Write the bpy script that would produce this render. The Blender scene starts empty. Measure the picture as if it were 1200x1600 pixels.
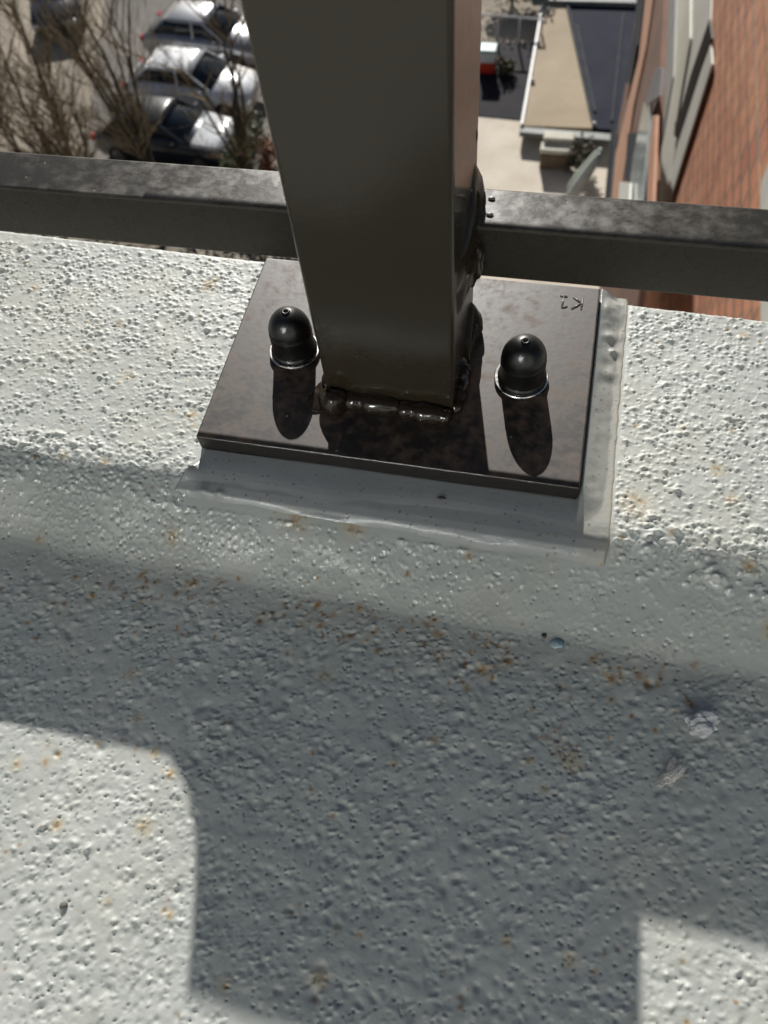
import bpy, bmesh, math, random
import numpy as np
from mathutils import Vector, Matrix

# ------------------------------------------------------------------ camera, world, sun, exposure
scene = bpy.context.scene
COL = scene.collection
CAM_R = ((0.9756, 0.2057, -0.0767), (0.1422, -0.8582, -0.4932), (-0.1673, 0.4703, -0.8665))
CAM_C = Vector((0.05408, -0.20598, 0.24768))
cam_d = bpy.data.cameras.new('camera')
cam = bpy.data.objects.new('camera', cam_d)
COL.objects.link(cam)
r_, d_, f_ = [Vector(v).normalized() for v in CAM_R]
m = Matrix((r_, -d_, -f_)).transposed().to_4x4()
m.translation = CAM_C
cam.matrix_world = m
cam_d.sensor_fit = 'VERTICAL'
cam_d.sensor_height = 7.094
cam_d.sensor_width = 7.094 * 0.75
cam_d.lens = 5.4
cam_d.clip_start = 0.01
cam_d.clip_end = 800
cam_d.dof.use_dof = True
cam_d.dof.focus_distance = 0.31
cam_d.dof.aperture_fstop = 3.2
scene.camera = cam

EL = math.radians(27.7)
SUN = Vector((-0.24, 1, 0)).normalized() * math.cos(EL) + Vector((0, 0, math.sin(EL)))
world = bpy.data.worlds.new('World')
scene.world = world
world.use_nodes = True
nt = world.node_tree
bg = nt.nodes['Background']
sky = nt.nodes.new('ShaderNodeTexSky')
sky.sky_type = 'NISHITA'
sky.sun_disc = False
sky.sun_elevation = EL
sky.sun_rotation = math.atan2(SUN.x, SUN.y)
nt.links.new(sky.outputs[0], bg.inputs[0])
bg.inputs[1].default_value = 0.034
sd = bpy.data.lights.new('sun', 'SUN')
sd.energy = 4.3
sd.angle = math.radians(0.5)
sd.color = (1.0, 0.965, 0.91)
so = bpy.data.objects.new('sun', sd)
COL.objects.link(so)
so.rotation_euler = SUN.to_track_quat('Z', 'Y').to_euler()
vs = scene.view_settings
vs.view_transform = 'Standard'
vs.look = 'None'
vs.gamma = 1
vs.exposure = 0.46
vs.use_curve_mapping = False

rnd = random.Random(7)
RNG = np.random.default_rng(11)


def at(u, v, z):
    """where the line of sight through photo point (u, v) meets the level z"""
    d = ((u - 600) / 1218.1) * r_ + ((v - 800) / 1218.1) * d_ + f_
    t = (z - CAM_C.z) / d.z
    return CAM_C + d * t


# ------------------------------------------------------------------ helpers: objects
def tag(o, label=None, cat=None, group=None, kind=None):
    if label: o['label'] = label
    if cat: o['category'] = cat
    if group: o['group'] = group
    if kind: o['kind'] = kind
    return o


def empty(name, loc=(0, 0, 0), rz=0.0, **k):
    o = bpy.data.objects.new(name, None)
    o.empty_display_size = 0.02
    COL.objects.link(o)
    o.location = loc
    o.rotation_euler = (0, 0, rz)
    return tag(o, **k)


def link(name, me, mat, parent=None, loc=None, rz=0, smooth=False, **k):
    o = bpy.data.objects.new(name, me)
    COL.objects.link(o)
    if mat is not None and not me.materials:
        me.materials.append(mat)
    if parent is not None: o.parent = parent
    if loc is not None: o.location = loc
    if rz: o.rotation_euler = (0, 0, rz)
    if smooth:
        me.polygons.foreach_set('use_smooth', [True] * len(me.polygons))
    return tag(o, **k)


def bm_mesh(bm, name='mesh'):
    me = bpy.data.meshes.new(name)
    bmesh.ops.recalc_face_normals(bm, faces=bm.faces[:])
    bm.to_mesh(me)
    bm.free()
    return me


def box_bm(bm, lo, hi, bev=0.0, seg=2):
    lo, hi = Vector(lo), Vector(hi)
    r = bmesh.ops.create_cube(bm, size=1.0)
    vsx = r['verts']
    for v in vsx:
        v.co = Vector(((lo[i] + hi[i]) / 2 + v.co[i] * (hi[i] - lo[i]) for i in range(3)))
    if bev > 0:
        es = list({e for v in vsx for e in v.link_edges})
        bmesh.ops.bevel(bm, geom=es, offset=bev, segments=seg, profile=0.5, affect='EDGES')


def box(name, lo, hi, mat, parent=None, bev=0.0, seg=2, **k):
    bm = bmesh.new()
    box_bm(bm, lo, hi, bev, seg)
    return link(name, bm_mesh(bm, name), mat, parent, smooth=False, **k)


def prism_mesh(pts, z0, z1, name='prism', bev=0):
    bm = bmesh.new()
    a = [bm.verts.new((p[0], p[1], z0)) for p in pts]
    b = [bm.verts.new((p[0], p[1], z1)) for p in pts]
    bm.faces.new(a); bm.faces.new(b)
    n = len(pts)
    for i in range(n):
        bm.faces.new((a[i], a[(i + 1) % n], b[(i + 1) % n], b[i]))
    if bev: bmesh.ops.bevel(bm, geom=bm.edges[:], offset=bev, segments=2, affect='EDGES')
    return bm_mesh(bm, name)


def slab(name, pts, z0, z1, mat, parent=None, bev=0, **k):
    return link(name, prism_mesh(pts, z0, z1, name, bev), mat, parent, **k)


def tube_bm(bm, pts, rads, n=6, cap=True):
    rings = []
    for i, p in enumerate(pts):
        p = Vector(p)
        d = (Vector(pts[min(i + 1, len(pts) - 1)]) - Vector(pts[max(i - 1, 0)])).normalized()
        a = d.orthogonal().normalized() if abs(d.z) > .95 or i == 0 and False else d.cross(Vector((0, 0, 1)))
        if a.length < 1e-6: a = d.orthogonal()
        a.normalize()
        b = d.cross(a)
        rings.append([bm.verts.new(p + rads[i] * (math.cos(2 * math.pi * j / n) * a + math.sin(2 * math.pi * j / n) * b)) for j in range(n)])
    for q, w in zip(rings, rings[1:]):
        for j in range(n):
            bm.faces.new((q[j], q[(j + 1) % n], w[(j + 1) % n], w[j]))
    if cap and n > 2:
        bm.faces.new(rings[0]); bm.faces.new(rings[-1])


def lathe_mesh(prof, n=48, name='lathe'):
    bm = bmesh.new()
    rings = []
    for (r, z) in prof:
        if r < 1e-7:
            rings.append([bm.verts.new((0, 0, z))])
        else:
            rings.append([bm.verts.new((r * math.cos(2 * math.pi * j / n), r * math.sin(2 * math.pi * j / n), z)) for j in range(n)])
    for a, b in zip(rings, rings[1:]):
        for j in range(n):
            k = (j + 1) % n
            if len(a) == 1 and len(b) == 1: continue
            if len(a) == 1: bm.faces.new((a[0], b[j], b[k]))
            elif len(b) == 1: bm.faces.new((a[j], a[k], b[0]))
            else: bm.faces.new((a[j], a[k], b[k], b[j]))
    return bm_mesh(bm, name)


def grid_mesh(X, Y, Z, name, attrs=None):
    ny, nx = X.shape
    me = bpy.data.meshes.new(name)
    co = np.stack([X, Y, Z], -1).reshape(-1, 3).astype(np.float32)
    idx = np.arange(ny * nx).reshape(ny, nx)
    q = np.stack([idx[:-1, :-1], idx[:-1, 1:], idx[1:, 1:], idx[1:, :-1]], -1).reshape(-1, 4)
    me.vertices.add(len(co)); me.vertices.foreach_set('co', co.ravel())
    me.loops.add(q.size); me.loops.foreach_set('vertex_index', q.ravel().astype(np.int32))
    me.polygons.add(len(q))
    me.polygons.foreach_set('loop_start', np.arange(0, q.size, 4, dtype=np.int32))
    me.polygons.foreach_set('loop_total', np.full(len(q), 4, dtype=np.int32))
    me.polygons.foreach_set('use_smooth', np.ones(len(q), dtype=bool))
    me.update(calc_edges=True)
    for k, a in (attrs or {}).items():
        at_ = me.attributes.new(k, 'FLOAT', 'POINT')
        at_.data.foreach_set('value', a.ravel().astype(np.float32))
    return me


# ------------------------------------------------------------------ helpers: noise in numpy
class VNoise:
    def __init__(s, seed):
        s.t = np.random.default_rng(seed).random((256, 256)).astype(np.float32)

    def one(s, x, y):
        xi = np.floor(x).astype(int); yi = np.floor(y).astype(int)
        fx = x - xi; fy = y - yi
        fx = fx * fx * (3 - 2 * fx); fy = fy * fy * (3 - 2 * fy)
        t = s.t
        a = t[yi & 255, xi & 255]; b = t[yi & 255, (xi + 1) & 255]
        c = t[(yi + 1) & 255, xi & 255]; d = t[(yi + 1) & 255, (xi + 1) & 255]
        return (a * (1 - fx) + b * fx) * (1 - fy) + (c * (1 - fx) + d * fx) * fy

    def __call__(s, x, y, size, oct=3, g=.5):
        o = 0; amp = 1; tot = 0
        for i in range(oct):
            # turn every octave so no lattice shows
            ca, sa = math.cos(.7 + i * 1.1), math.sin(.7 + i * 1.1)
            o = o + amp * s.one((x * ca - y * sa) / size + 17.3 * i, (x * sa + y * ca) / size + 5.1 * i)
            tot += amp; amp *= g; size *= .5
        return o / tot          # 0..1


def sstep(a, b, x):
    t = np.clip((x - a) / (b - a), 0, 1)
    return t * t * (3 - 2 * t)


# ------------------------------------------------------------------ helpers: materials
def newmat(name):
    mt = bpy.data.materials.new(name)
    mt.use_nodes = True
    return mt, mt.node_tree.nodes, mt.node_tree.links, mt.node_tree.nodes['Principled BSDF']


def noise_n(N, L, scale, detail=4, rough=.55, coord='Object', vec=None):
    tc = N.new('ShaderNodeTexCoord')
    n = N.new('ShaderNodeTexNoise')
    n.inputs['Scale'].default_value = scale
    n.inputs['Detail'].default_value = detail
    n.inputs['Roughness'].default_value = rough
    L.new(vec if vec is not None else tc.outputs[coord], n.inputs['Vector'])
    return n.outputs['Fac']


def ramp(N, L, src, stops):
    r = N.new('ShaderNodeValToRGB')
    e = r.color_ramp.elements
    while len(e) > 1: e.remove(e[-1])
    e[0].position, e[0].color = stops[0][0], (*stops[0][1], 1)
    for p, c in stops[1:]:
        x = e.new(p); x.color = (*c, 1)
    L.new(src, r.inputs[0])
    return r.outputs[0]


def mixc(N, L, fac, a, b):
    n = N.new('ShaderNodeMix'); n.data_type = 'RGBA'
    for s, i in ((fac, 0), (a, 6), (b, 7)):
        if isinstance(s, (tuple, list)): n.inputs[i].default_value = (*s, 1)
        elif isinstance(s, (int, float)): n.inputs[i].default_value = s
        else: L.new(s, n.inputs[i])
    return n.outputs[2]


def mathn(N, L, op, a, b=None, c=None, clamp=False):
    n = N.new('ShaderNodeMath'); n.operation = op; n.use_clamp = clamp
    for i, s in enumerate((a, b, c)):
        if s is None: continue
        if isinstance(s, (int, float)): n.inputs[i].default_value = s
        else: L.new(s, n.inputs[i])
    return n.outputs[0]


def bumpn(N, L, h, strength, dist, normal=None):
    b = N.new('ShaderNodeBump')
    b.inputs['Strength'].default_value = strength
    b.inputs['Distance'].default_value = dist
    L.new(h, b.inputs['Height'])
    if normal is not None: L.new(normal, b.inputs['Normal'])
    return b.outputs[0]


def rough_mat(name, cols, scale=3, rough=.8, bump=.3, bdist=.01, detail=6, metallic=0, spec=.5, coat=0):
    """plain weathered surface: colour wanders between the given stops"""
    mt, N, L, B = newmat(name)
    f = noise_n(N, L, scale, detail, .6)
    n = len(cols)
    c = ramp(N, L, f, [(.3 + .4 * i / max(1, n - 1), cols[i]) for i in range(n)])
    L.new(c, B.inputs['Base Color'])
    B.inputs['Roughness'].default_value = rough
    B.inputs['Metallic'].default_value = metallic
    B.inputs['Specular IOR Level'].default_value = spec
    B.inputs['Coat Weight'].default_value = coat
    if bump:
        L.new(bumpn(N, L, noise_n(N, L, scale * 6, 5, .6), bump, bdist), B.inputs['Normal'])
    return mt


# painted steel: near-black brown powder coat, orange peel, specks, dust on what faces up
def steel_mat(name, base, rough, dust, dustcol=(.15, .125, .10), scratches=False, spec=.42, peel=.06):
    mt, N, L, B = newmat(name)
    big = noise_n(N, L, 48, 6, .7)
    mid = noise_n(N, L, 190, 6, .75)
    geo = N.new('ShaderNodeNewGeometry')
    sep = N.new('ShaderNodeSeparateXYZ'); L.new(geo.outputs['Normal'], sep.inputs[0])
    up = mathn(N, L, 'MULTIPLY_ADD', sep.outputs[2], 2.5, -1.4, clamp=True)
    m1 = mathn(N, L, 'MULTIPLY_ADD', mathn(N, L, 'MULTIPLY', big, mid), 5.5, -1.15, clamp=True)
    m2 = mathn(N, L, 'MULTIPLY', mathn(N, L, 'MULTIPLY', m1, up), dust)
    # fine white specks everywhere
    v = N.new('ShaderNodeTexVoronoi'); v.inputs['Scale'].default_value = 230; v.inputs['Randomness'].default_value = 1
    tc = N.new('ShaderNodeTexCoord'); L.new(tc.outputs['Object'], v.inputs['Vector'])
    gate = mathn(N, L, 'GREATER_THAN', v.outputs['Color'], .80)
    spk = mathn(N, L, 'MULTIPLY', mathn(N, L, 'LESS_THAN', v.outputs['Distance'], .085), gate)
    c = mixc(N, L, m2, base, dustcol)
    c = mixc(N, L, mathn(N, L, 'MULTIPLY', spk, .55), c, (.42, .40, .36))
    if scratches:
        w = N.new('ShaderNodeTexNoise'); w.inputs['Scale'].default_value = 26; w.inputs['Detail'].default_value = 3
        mp = N.new('ShaderNodeMapping'); mp.inputs['Scale'].default_value = (1, 16, 1); mp.inputs['Rotation'].default_value = (0, 0, .5)
        L.new(tc.outputs['Object'], mp.inputs['Vector']); L.new(mp.outputs[0], w.inputs['Vector'])
        s = mathn(N, L, 'MULTIPLY', mathn(N, L, 'GREATER_THAN', w.outputs['Fac'], .735), mathn(N, L, 'MULTIPLY', up, .35))
        c = mixc(N, L, s, c, (.3, .27, .24))
    L.new(c, B.inputs['Base Color'])
    rr = mathn(N, L, 'ADD', mathn(N, L, 'MULTIPLY_ADD', mid, .16, rough - .08), mathn(N, L, 'MULTIPLY', m2, .25))
    L.new(rr, B.inputs['Roughness'])
    B.inputs['Specular IOR Level'].default_value = spec
    pe = noise_n(N, L, 420, 2, .5)
    b1 = bumpn(N, L, pe, peel, .0005)
    b2 = bumpn(N, L, spk, .5, .0003, b1)
    L.new(b2, B.inputs['Normal'])
    return mt


M_POST = steel_mat('post_paint', (.028, .0225, .0140), .19, .15, spec=.5, peel=.11)
M_PLATE = steel_mat('plate_paint', (.012, .0082, .0062), .47, .75, (.105, .064, .040), True, .7)
M_RAIL = steel_mat('rail_paint', (.024, .0205, .0140), .28, .42, (.11, .098, .082))
M_WELD = steel_mat('weld_paint', (.020, .013, .008), .17, .0)
M_MARK = steel_mat('mark_glint_paint', (.16, .14, .125), .28, .1)  # lightened so the glints on the strokes sit in the colour


def plastic_cap():
    mt, N, L, B = newmat('cap_plastic')
    B.inputs['Base Color'].default_value = (.003, .003, .0035, 1)
    f = noise_n(N, L, 160, 4)
    L.new(mathn(N, L, 'MULTIPLY_ADD', f, .2, .26), B.inputs['Roughness'])
    L.new(bumpn(N, L, noise_n(N, L, 700, 2), .08, .0003), B.inputs['Normal'])
    return mt


M_CAP = plastic_cap()


def zinc():
    mt, N, L, B = newmat('zinc_metal')
    B.inputs['Metallic'].default_value = 1
    L.new(ramp(N, L, noise_n(N, L, 300, 4), [(.35, (.42, .41, .40)), (.65, (.72, .71, .69))]), B.inputs['Base Color'])
    L.new(mathn(N, L, 'MULTIPLY_ADD', noise_n(N, L, 500, 3), .3, .12), B.inputs['Roughness'])
    return mt


M_ZINC = zinc()


def deck_mat(name, colA, colB, fine=True):
    """liquid-applied grey coating; rust, dirt and wetness come from the mesh's own marks"""
    mt, N, L, B = newmat(name)
    f = noise_n(N, L, 14, 6, .6)
    c = ramp(N, L, f, [(.32, colA), (.68, colB)])

    def attr(n):
        a = N.new('ShaderNodeAttribute'); a.attribute_name = n
        return a.outputs['Fac']
    stain = attr('stain'); rust = attr('rust'); dirt = attr('dirt'); gl = attr('gloss')
    c = mixc(N, L, mathn(N, L, 'MULTIPLY', stain, .75, clamp=True), c, (.47, .36, .17))
    c = mixc(N, L, mathn(N, L, 'MULTIPLY', rust, 1, clamp=True), c, (.27, .125, .022))
    c = mixc(N, L, mathn(N, L, 'MULTIPLY', dirt, 1, clamp=True), c, (.045, .04, .03))
    L.new(c, B.inputs['Base Color'])
    rr = mathn(N, L, 'MULTIPLY_ADD', gl, -.40, .56)
    L.new(rr, B.inputs['Roughness'])
    B.inputs['Specular IOR Level'].default_value = .5
    h = noise_n(N, L, 900, 4, .65)
    h2 = noise_n(N, L, 260, 3, .6)
    b = bumpn(N, L, h, .28, .0004)
    b = bumpn(N, L, h2, .2, .0006, b)
    L.new(b, B.inputs['Normal'])
    return mt


M_DECK = deck_mat('coated_deck', (.385, .405, .38), (.465, .48, .45))
M_PAD = deck_mat('smooth_sealant', (.25, .265, .265), (.32, .335, .33))

# ------------------------------------------------------------------ the deck: parapet top, slope, floor
n1, n2, n3, n4, n5 = [VNoise(s) for s in (1, 2, 3, 4, 5)]
KY = np.array([-2.0, -.30, -.115, -.1030, -.1005, -.0975, -.0700, -.0655, -.061, -.030, .2])
KZ = np.array([-.040, -.0292, -.0284, -.0281, -.0274, -.0257, -.0114, -.0094, -.0084, -.0086, -.0089])


def base_z(x, y):
    w = (n1(x + 3, y + 3, .09, 2) - .5) * .006 + (n2(x + 3, y + 3, .022, 2) - .5) * .003
    w = w + (-.0035 + .024 * np.clip(x, -.3, .3)) * (1 - sstep(-.095, -.072, y))
    ys = y + w * sstep(-.16, -.10, y) * (1 - sstep(-.045, -.02, y))
    o = 0
    for k, wt in ((-1, .25), (0, .5), (1, .25)):
        o = o + wt * np.interp(ys + k * .0022, KY, KZ)
    # wide unevenness of a hand-laid coating
    o = o + (n3(x + 3, y + 3, .07, 2) - .5) * .0018 * (1 - sstep(-.06, -.03, y))
    return o


def edge_y(x):
    return .0565 - .032 * np.clip(x, -.35, .35)


STEP = .00043
nx = int(.475 / STEP); ny = int(.325 / STEP)
xs = np.linspace(-.255, .220, nx)
ts = np.linspace(0, 1, ny)
X, T = np.meshgrid(xs, ts)
Y0 = -.263
Y = Y0 + T * (edge_y(X) - Y0)
Z = base_z(X, Y)
top = sstep(-.071, -.060, Y)
foot = -.0972 - .024 * X + (n1(X + 3, Y + 3, .09, 2) - .5) * -.006
slope = sstep(foot - .002, foot + .002, Y) * (1 - top)
floor = 1 - sstep(foot - .006, foot + .001, Y)
litL = sstep(-.14, -.17, Y)
rel = np.zeros_like(Z)
rel += (n3(X + 3, Y + 3, .0085, 2, .5) - .5) * (.0007 * floor + .0004 * top + .0004 * slope)
rel += (n4(X + 3, Y + 3, .0028, 2, .6) - .5) * (.00032 * floor + .00025 * top + .00015 * slope)
rust = np.zeros_like(Z); dirt = np.zeros_like(Z); stain = np.zeros_like(Z); grit = np.zeros_like(Z)
sx = xs[1] - xs[0]; sy = .325 / ny


def splat(A, x, y, s, h, mode='max', asp=1.0, ang=0.0, p=1.0):
    ix = (x - xs[0]) / sx
    yy = edge_y(x)
    iy = (y - Y0) / (yy - Y0) * (ny - 1)
    rx = int(max(2, 2.6 * s * max(1, asp) / sx)) + 1
    x0, x1 = int(ix) - rx, int(ix) + rx + 1
    y0, y1 = int(iy) - rx, int(iy) + rx + 1
    if x0 < 0 or y0 < 0 or x1 > nx or y1 > ny: return
    dx = X[y0:y1, x0:x1] - x; dy = Y[y0:y1, x0:x1] - y
    ca, sa = math.cos(ang), math.sin(ang)
    a = (dx * ca + dy * sa) / (s * asp); b = (-dx * sa + dy * ca) / s
    g = h * np.exp(-(a * a + b * b) ** p)
    if mode == 'max': A[y0:y1, x0:x1] = np.maximum(A[y0:y1, x0:x1], g)
    elif mode == 'min': A[y0:y1, x0:x1] = np.minimum(A[y0:y1, x0:x1], -g)
    else: A[y0:y1, x0:x1] += g


def clustered(n, xlo, xhi, ylo, yhi, size, power, nz):
    px = RNG.uniform(xlo, xhi, n * 4); py = RNG.uniform(ylo, yhi, n * 4)
    w = nz(px + 3, py + 3, size, 3) ** power
    k = RNG.random(n * 4) < w / w.max()
    return px[k][:n], py[k][:n]


# popcorn grit on the parapet top, denser towards the arris
px, py = clustered(14500, -.25, .215, -.068, .056, .012, 2.2, n5)
for x, y in zip(px, py):
    s = abs(RNG.normal(0, .00027)) + .00024
    splat(grit, x, y, s, s * RNG.uniform(.55, 1.4), 'max', RNG.uniform(1, 2.0), RNG.uniform(-.6, .6), .85)
px, py = clustered(2400, -.25, .215, -.075, -.052, .010, 1.5, n4)
for x, y in zip(px, py):
    s = abs(RNG.normal(0, .00035)) + .00035
    splat(grit, x, y, s, s * RNG.uniform(.7, 1.5), 'max', RNG.uniform(1, 2.0), RNG.uniform(-.6, .6), .9)
# small glossy blisters and pinholes on the slope
px, py = clustered(5200, -.25, .215, -.101, -.066, .010, 2.2, n5)
for x, y in zip(px, py):
    s = RNG.uniform(.0003, .0007)
    splat(grit, x, y, s, s * RNG.uniform(.25, .7) * (1.0 if y > -.086 or RNG.random() < .4 else .5), 'max', 1.2, RNG.uniform(0, 3))
# grit on the floor, flatter, some of it in chains
px, py = clustered(9000, -.25, .215, -.26, -.100, .016, 2.6, n5)
for x, y in zip(px, py):
    s = abs(RNG.normal(0, .00027)) + .00024
    splat(grit, x, y, s, s * RNG.uniform(.35, 1.15), 'max', RNG.uniform(1, 2.2), RNG.uniform(-.2, .9), .9)
dent = np.zeros_like(Z)
px, py = clustered(5200, -.25, .215, -.26, -.108, .012, 1.6, n4)
for x, y in zip(px, py):
    s = abs(RNG.normal(0, .0004)) + .00038
    splat(dent, x, y, s, s * RNG.uniform(.35, .85), 'min', RNG.uniform(1, 1.7), RNG.uniform(0, 3))
# pinholes
px, py = clustered(6000, -.25, .215, -.26, .05, .02, 1.5, n2)
for x, y in zip(px, py):
    s = RNG.uniform(.00025, .0005)
    splat(dent, x, y, s, s * 1.7, 'min')
    if RNG.random() < .5: splat(dirt, x, y, s * .75, RNG.uniform(.3, .8))
# no grit where the smooth sealant was struck off round the plate
bedm = sstep(-.0755, -.0735, Y) * sstep(-.0765, -.0755, X) * sstep(.0895, .0888, X)
# break the round outlines
grit *= .45 + 1.1 * n4(X + 3, Y + 3, .0011, 2, .7)
grit += .00022 * np.clip(n5(X + 3, Y + 3, .0016, 3, .7) - .55, 0, 1) * 4 * (top + .25 * floor)
grit *= 1 - bedm; dent *= 1 - bedm; rel *= 1 - bedm; dirt *= 1 - bedm
# along the far arris the coating rolls over
edge = np.clip((edge_y(X) - Y) / .0035, 0, 1)
Z = Z + (rel + grit + dent) - (1 - edge) ** 2 * .0030
# rust: a line of specks under the slope, strays elsewhere
for i in range(340):
    x = RNG.uniform(-.25, .215)
    y = -.099 - abs(RNG.normal(0, .012)) + RNG.normal(0, .002)
    if n2(np.array([x + 3]), np.array([y + 3]), .03, 2)[0] < .40: continue
    s = RNG.uniform(.0003, .0009) * (1 if RNG.random() < .8 else 1.5)
    splat(rust, x, y, s, RNG.uniform(.5, 1), 'max', RNG.uniform(1, 2), RNG.uniform(0, 3))
    if RNG.random() < .3: splat(stain, x, y, s * 2.4, .4)
    if RNG.random() < .3: splat(dirt, x, y, s * .5, .9)
for i in range(300):
    x = RNG.uniform(-.25, .215); y = RNG.uniform(-.26, .05)
    s = RNG.uniform(.0003, .0008)
    splat(rust, x, y, s, RNG.uniform(.3, .95), 'max', RNG.uniform(1, 1.8), RNG.uniform(0, 3))
    if RNG.random() < .6: splat(stain, x, y, s * RNG.uniform(2, 3.4), RNG.uniform(.25, .8))
SPOTS = [(-.1017, .0384, .0016, 1), (.0969, -.0486, .0030, .55), (.1300, -.041, .0012, .6), (-.135, .010, .0012, .5),
         (-.0293, -.0705, .0030, .55), (-.0070, -.0700, .0024, .9), (.084, -.141, .0015, .7), (-.12, -.018, .0014, .5)]
for i in range(26):
    SPOTS.append((RNG.uniform(-.2, .17), RNG.uniform(-.27, .04), RNG.uniform(.0008, .0016), RNG.uniform(.4, .9)))
for x, y, s, h in SPOTS:
    splat(stain, x, y, s * 2.2, h)
    for k in range(7):
        splat(rust, x + RNG.normal(0, s * .8), y + RNG.normal(0, s * .8), s * RNG.uniform(.15, .4), h)
        if k < 3: splat(dirt, x + RNG.normal(0, s * .6), y + RNG.normal(0, s * .6), s * .22, .9)
for k in range(60):      # rusty scratch patches on the slope and the floor
    cx, cy = ((-.029, -.072), (.0815, -.136), (-.0065, -.0705))[k % 3]
    splat(rust, cx + RNG.normal(0, .0030), cy + RNG.normal(0, .0032), .00045, .65, 'max', 3, RNG.uniform(0, 3))
stain *= (.35 + .65 * n3(X + 3, Y + 3, .003, 2) / .6)
# broad dusty film gathered at the foot of the slope
stain = np.maximum(stain, .24 * np.exp(-((Y + .103) / .011) ** 2) * n2(X + 3, Y + 3, .03, 3))
stain = np.maximum(stain,   .10 * sstep(.5, .75, n1(X + 3, Y + 3, .035, 4)))
gloss = np.clip(slope * 1.1, 0, 1) + .22 * n4(X + 3, Y + 3, .01, 2)
deck = link('balcony_floor', grid_mesh(X, Y, Z, 'balcony_floor', dict(rust=rust, dirt=dirt, stain=stain, gloss=gloss)), M_DECK, kind='structure')
deck['label'] = 'grey coated balcony edge with gritty top, glossy slope and floor'


def patch(name, x0, x1, y0, y1, step, dz=-.0):
    nxx = max(2, int((x1 - x0) / step)); nyy = max(2, int((y1 - y0) / step))
    XX, YY = np.meshgrid(np.linspace(x0, x1, nxx), np.linspace(y0, y1, nyy))
    ZZ = base_z(XX, YY) + dz + (n3(XX + 3, YY + 3, .0085, 2) - .5) * .0012
    zr = np.zeros_like(ZZ)
    g = sstep(-.101, -.094, YY) * (1 - sstep(-.071, -.060, YY))
    return link(name, grid_mesh(XX, YY, ZZ, name, dict(rust=zr, dirt=zr, stain=zr + .05, gloss=g)), M_DECK, kind='structure')


patch('balcony_floor', -.90, -.2549, -.263, .0650, .002)
patch('balcony_floor', .2199, .90, -.263, .0490, .002)
patch('balcony_floor', -.90, .90, -1.45, -.2629, .006)

# the sealant bed squeezed out round the plate
bx = np.linspace(-.088, .0905, 420); by = np.linspace(-.082, .0545, 320)
BX, BY = np.meshgrid(bx, by)
bz0 = base_z(BX, BY)
wob = (n2(BX + 3, BY + 3, .02, 3) - .5)
wob2 = (n4(BX + 3, BY + 3, .006, 2) - .5)
near_lim = -.0732 - .0008 * (BX / .07) + wob * .0025
left_lim = -.0765 - wob * .006 - .005 * sstep(-.055, -.072, BY)
right_lim = .0885 + wob2 * .0010
inside = sstep(0, .0030, BY - near_lim) * sstep(0, .0018, BX - left_lim) * sstep(0, .0012, right_lim - BX)
# left of the plate only the near corner is smooth
inside *= np.maximum(sstep(-.0745, -.0725, BX), 1 - sstep(-.058, -.050, BY + wob * .004))
yb = np.clip(BY, near_lim, 0)
bed = np.interp(BY, [-.080, -.0745, -.0718, -.0690, -.0660, -.060, -.050, .06], [-.0178, -.0142, -.0120, -.0099, -.0091, -.0086, -.0082, -.0082])
wr = sstep(.0752, .0758, BX) * sstep(-.062, -.046, BY)
bed = bed * (1 - wr) + wr * np.where(BX > .0752, (np.interp(BX, [.0755, .0765, .0810, .0850, .0885, .095], [-.0030, -.0040, -.0066, -.0083, -.0086, -.0087]) + np.minimum(0, bed + .0082)), bed)
bed = bed + (wob * .0007 + wob2 * .0002) * sstep(-.052, -.058, BY) + (wob2 * .0024 + wob * .002) * sstep(.0765, .079, BX) * sstep(.0885, .085, BX) * (.4 + .6 * sstep(.0, .03, BY))
lump = np.zeros_like(BX)
for cx, cy, s, h in ((.0815, .030, .0022, .0016), (.0835, .0225, .0018, .0018), (.080, .044, .004, .0012), (.0825, .010, .0026, .0010), (-.0765, -.062, .0042, .0022), (-.068, -.0700, .0030, .0014), (-.0615, -.0690, .0018, .0012)):
    lump = np.maximum(lump, h * np.exp(-((BX - cx) ** 2 + (BY - cy) ** 2) / s ** 2))
under = (np.abs(BX) < .0735) & (BY > -.0485)
zb = np.maximum(bed, bz0 + .0004) + lump
zb = np.where(inside > .02, bz0 - .0012 + (zb - bz0 + .0012) * np.sqrt(np.clip(inside, 0, 1)), bz0 - .0030)
zb = np.where(under, -.0083, zb)
zb = np.minimum(zb, np.where((np.abs(BX) < .0752) & (BY > -.0502), -.0083, 1))
bd = np.zeros_like(BX)
brust = np.zeros_like(BX)
for i in range(620):
    x, y = RNG.uniform(-.075, .088), RNG.uniform(-.073, .05)
    if x < .076 and y > -.052: continue
    s = RNG.uniform(.00018, .00042)
    k0 = np.searchsorted(bx, x); k1 = np.searchsorted(by, y)
    a, b, c, d = max(0, k0 - 4), k0 + 5, max(0, k1 - 4), k1 + 5
    g = .95 * np.exp(-((BX[c:d, a:b] - x) ** 2 + (BY[c:d, a:b] - y) ** 2) / s ** 2)
    tgt = bd if RNG.random() < .75 else brust
    tgt[c:d, a:b] = np.maximum(tgt[c:d, a:b], g)
bed_stain_shade = .16 * sstep(.075, .08, BX) + .05 * n3(BX + 3, BY + 3, .01, 3) + .35 * np.exp(-((BX - .0875) / .0012) ** 2) * n4(BX + 3, BY + 3, .004, 2)  # right strip also tinted taupe as half-shade beside the plate
link('sealant_bed', grid_mesh(BX, BY, zb, 'sealant_bed', dict(rust=brust, dirt=bd, stain=bed_stain_shade, gloss=np.full_like(BX, .80) - .6 * sstep(.075, .08, BX))), M_PAD,
     label='smooth grey sealant bed squeezed out under the steel base plate', cat='sealant')

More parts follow.
